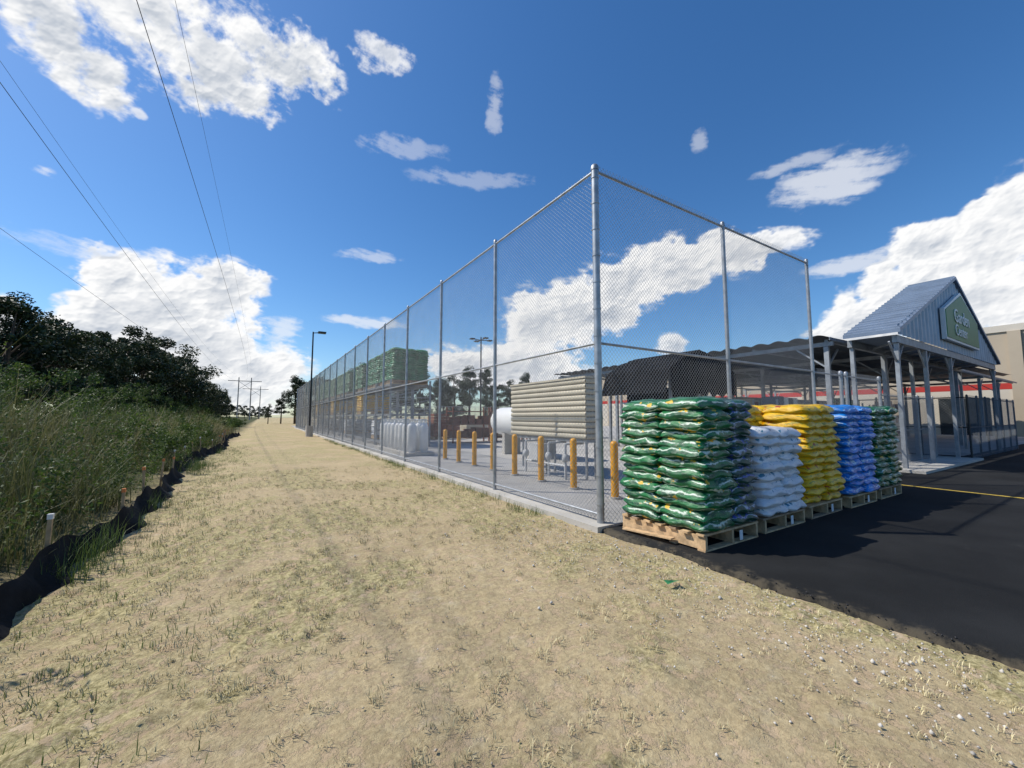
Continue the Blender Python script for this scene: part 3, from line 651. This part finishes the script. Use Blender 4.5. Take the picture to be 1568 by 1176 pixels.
b3=billow(AZ_*.30,EL_*.38,3,501)-.55; b6=billow(AZ_*.30,EL_*.38,6,501)-.5; fn=fbm(AZ_*.6,EL_*.8,7,601,.62)-.55
broad=fbm(AZ_*.16,EL_*.30,3,701)-.44
fs=fbm(AZ_*.30+EL_*.3,EL_*1.5+AZ_*.25,7,651,.68)-.60
high=sst(24,30,EL_)
soft=1-sst(.5,.8,WT)
dens=acc+.60*b6*(1-.3*soft)+(.50+.75*high)*fn+soft*1.5*fs
lo_=.10*(1-soft); hi_=(.40+.42*high)*(1-soft)+1.0*soft
t_=np.clip((dens-lo_)/(hi_-lo_),0,1); alpha=t_*t_*(3-2*t_)*sst(0,.18,acc)*np.clip(WT*1.2,0,1)
H_=np.sqrt(np.clip(acc+.12,0.0,1.3))*.9+.60*b3+.09*b6
gy_,gx_=np.gradient(H_,st,st)
lam=(-gy_*.8+gx_*.5)
sh=.86+.62*np.tanh(lam*1.0)+.25*fn-.38*sst(.35,1.0,acc+.9*broad)  # sun side and grey undersides of the clouds, baked into their tone
sh=np.clip(sh,.05,1.0); sh=sh*(1-soft)+.95*soft
edge_=1-sst(.05,.55,dens-lo_); sh=np.clip(sh+.25*edge_,0,1)
keep=alpha>.004
vis=keep[:-1,:-1]|keep[1:,:-1]|keep[:-1,1:]|keep[1:,1:]
ii=np.arange(AZ_.size).reshape(AZ_.shape); F=np.stack([ii[:-1,:-1],ii[:-1,1:],ii[1:,1:],ii[1:,:-1]],-1)[vis]
us,inv=np.unique(F.ravel(),return_inverse=True); F=inv.reshape(-1,4)
A=np.radians(AZ_.ravel()[us]);E=np.radians(EL_.ravel()[us]); Rr=2600
V=np.stack([np.sin(A)*np.cos(E),np.cos(A)*np.cos(E),np.sin(E)],-1)*Rr+np.array([-4.31,-4.45,1.6])
m,nt,bs=newmat('cloud_painted_glow'); nt.nodes.remove(bs)
at=nd(nt,'ShaderNodeAttribute'); at.attribute_name='cloud'; sx=nt.nodes.new('ShaderNodeSeparateXYZ'); nt.links.new(at.outputs['Vector'],sx.inputs[0])
em=nt.nodes.new('ShaderNodeEmission'); tr=nt.nodes.new('ShaderNodeBsdfTransparent'); mx=nt.nodes.new('ShaderNodeMixShader')
nt.links.new(mixc(nt,sx.outputs[1],(.33,.40,.51),(1.0,1.0,1.0)),em.inputs[0]); nt.links.new(sx.outputs[0],mx.inputs[0]); nt.links.new(tr.outputs[0],mx.inputs[1]); nt.links.new(em.outputs[0],mx.inputs[2]); nt.links.new(mx.outputs[0],nt.nodes['Material Output'].inputs[0])
em.inputs[1].default_value=1.0; m.cycles.emission_sampling='NONE'
co_=fast_obj('clouds',V,F,[m],smooth=True)
a=co_.data.attributes.new('cloud','FLOAT_VECTOR','POINT'); dat=np.stack([alpha.ravel()[us],sh.ravel()[us],np.zeros(len(us))],-1).astype(np.float32); a.data.foreach_set('vector',dat.ravel())
# ------------------------------------------------------------------ world
w=bpy.data.worlds.new('World'); sc.world=w; w.use_nodes=True; nt=w.node_tree; nt.nodes.clear()
EL=50; AZ=-52
out=nt.nodes.new('ShaderNodeOutputWorld'); bgS=nt.nodes.new('ShaderNodeBackground')
sky=nt.nodes.new('ShaderNodeTexSky'); sky.sky_type='NISHITA'; sky.sun_disc=False; sky.sun_elevation=rad(EL); sky.sun_rotation=rad(AZ%360); sky.air_density=1; sky.dust_density=.5; sky.ozone_density=2.6
hs=nd(nt,'ShaderNodeHueSaturation',Saturation=1.25,Value=1.0); nt.links.new(sky.outputs[0],hs.inputs['Color'])
nt.links.new(mixc(nt,1.0,hs.outputs[0],(.88,1.0,1.10),'MULTIPLY'),bgS.inputs[0]); bgS.inputs[1].default_value=.13; nt.links.new(bgS.outputs[0],out.inputs[0])
w.cycles.sampling_method='MANUAL'; w.cycles.sample_map_resolution=512
sd=Vector((math.sin(rad(AZ))*math.cos(rad(EL)),math.cos(rad(AZ))*math.cos(rad(EL)),math.sin(rad(EL))))
s=bpy.data.lights.new('sun','SUN'); s.energy=4.8; s.angle=rad(.5); s.color=(1,.94,.84); so=link(bpy.data.objects.new('sun',s)); so.rotation_euler=sd.to_track_quat('Z','Y').to_euler()
cam=bpy.data.cameras.new('camera'); cam.sensor_width=36; cam.lens=36*615/1568; cam.clip_end=6000; cam.clip_start=.05
c_=link(bpy.data.objects.new('camera',cam)); c_.location=(-4.31,-4.45,1.6); c_.rotation_euler=(rad(94.65),0,rad(-31.9)); sc.camera=c_
sc.view_settings.view_transform='Standard'; sc.view_settings.look='None'; sc.view_settings.exposure=0
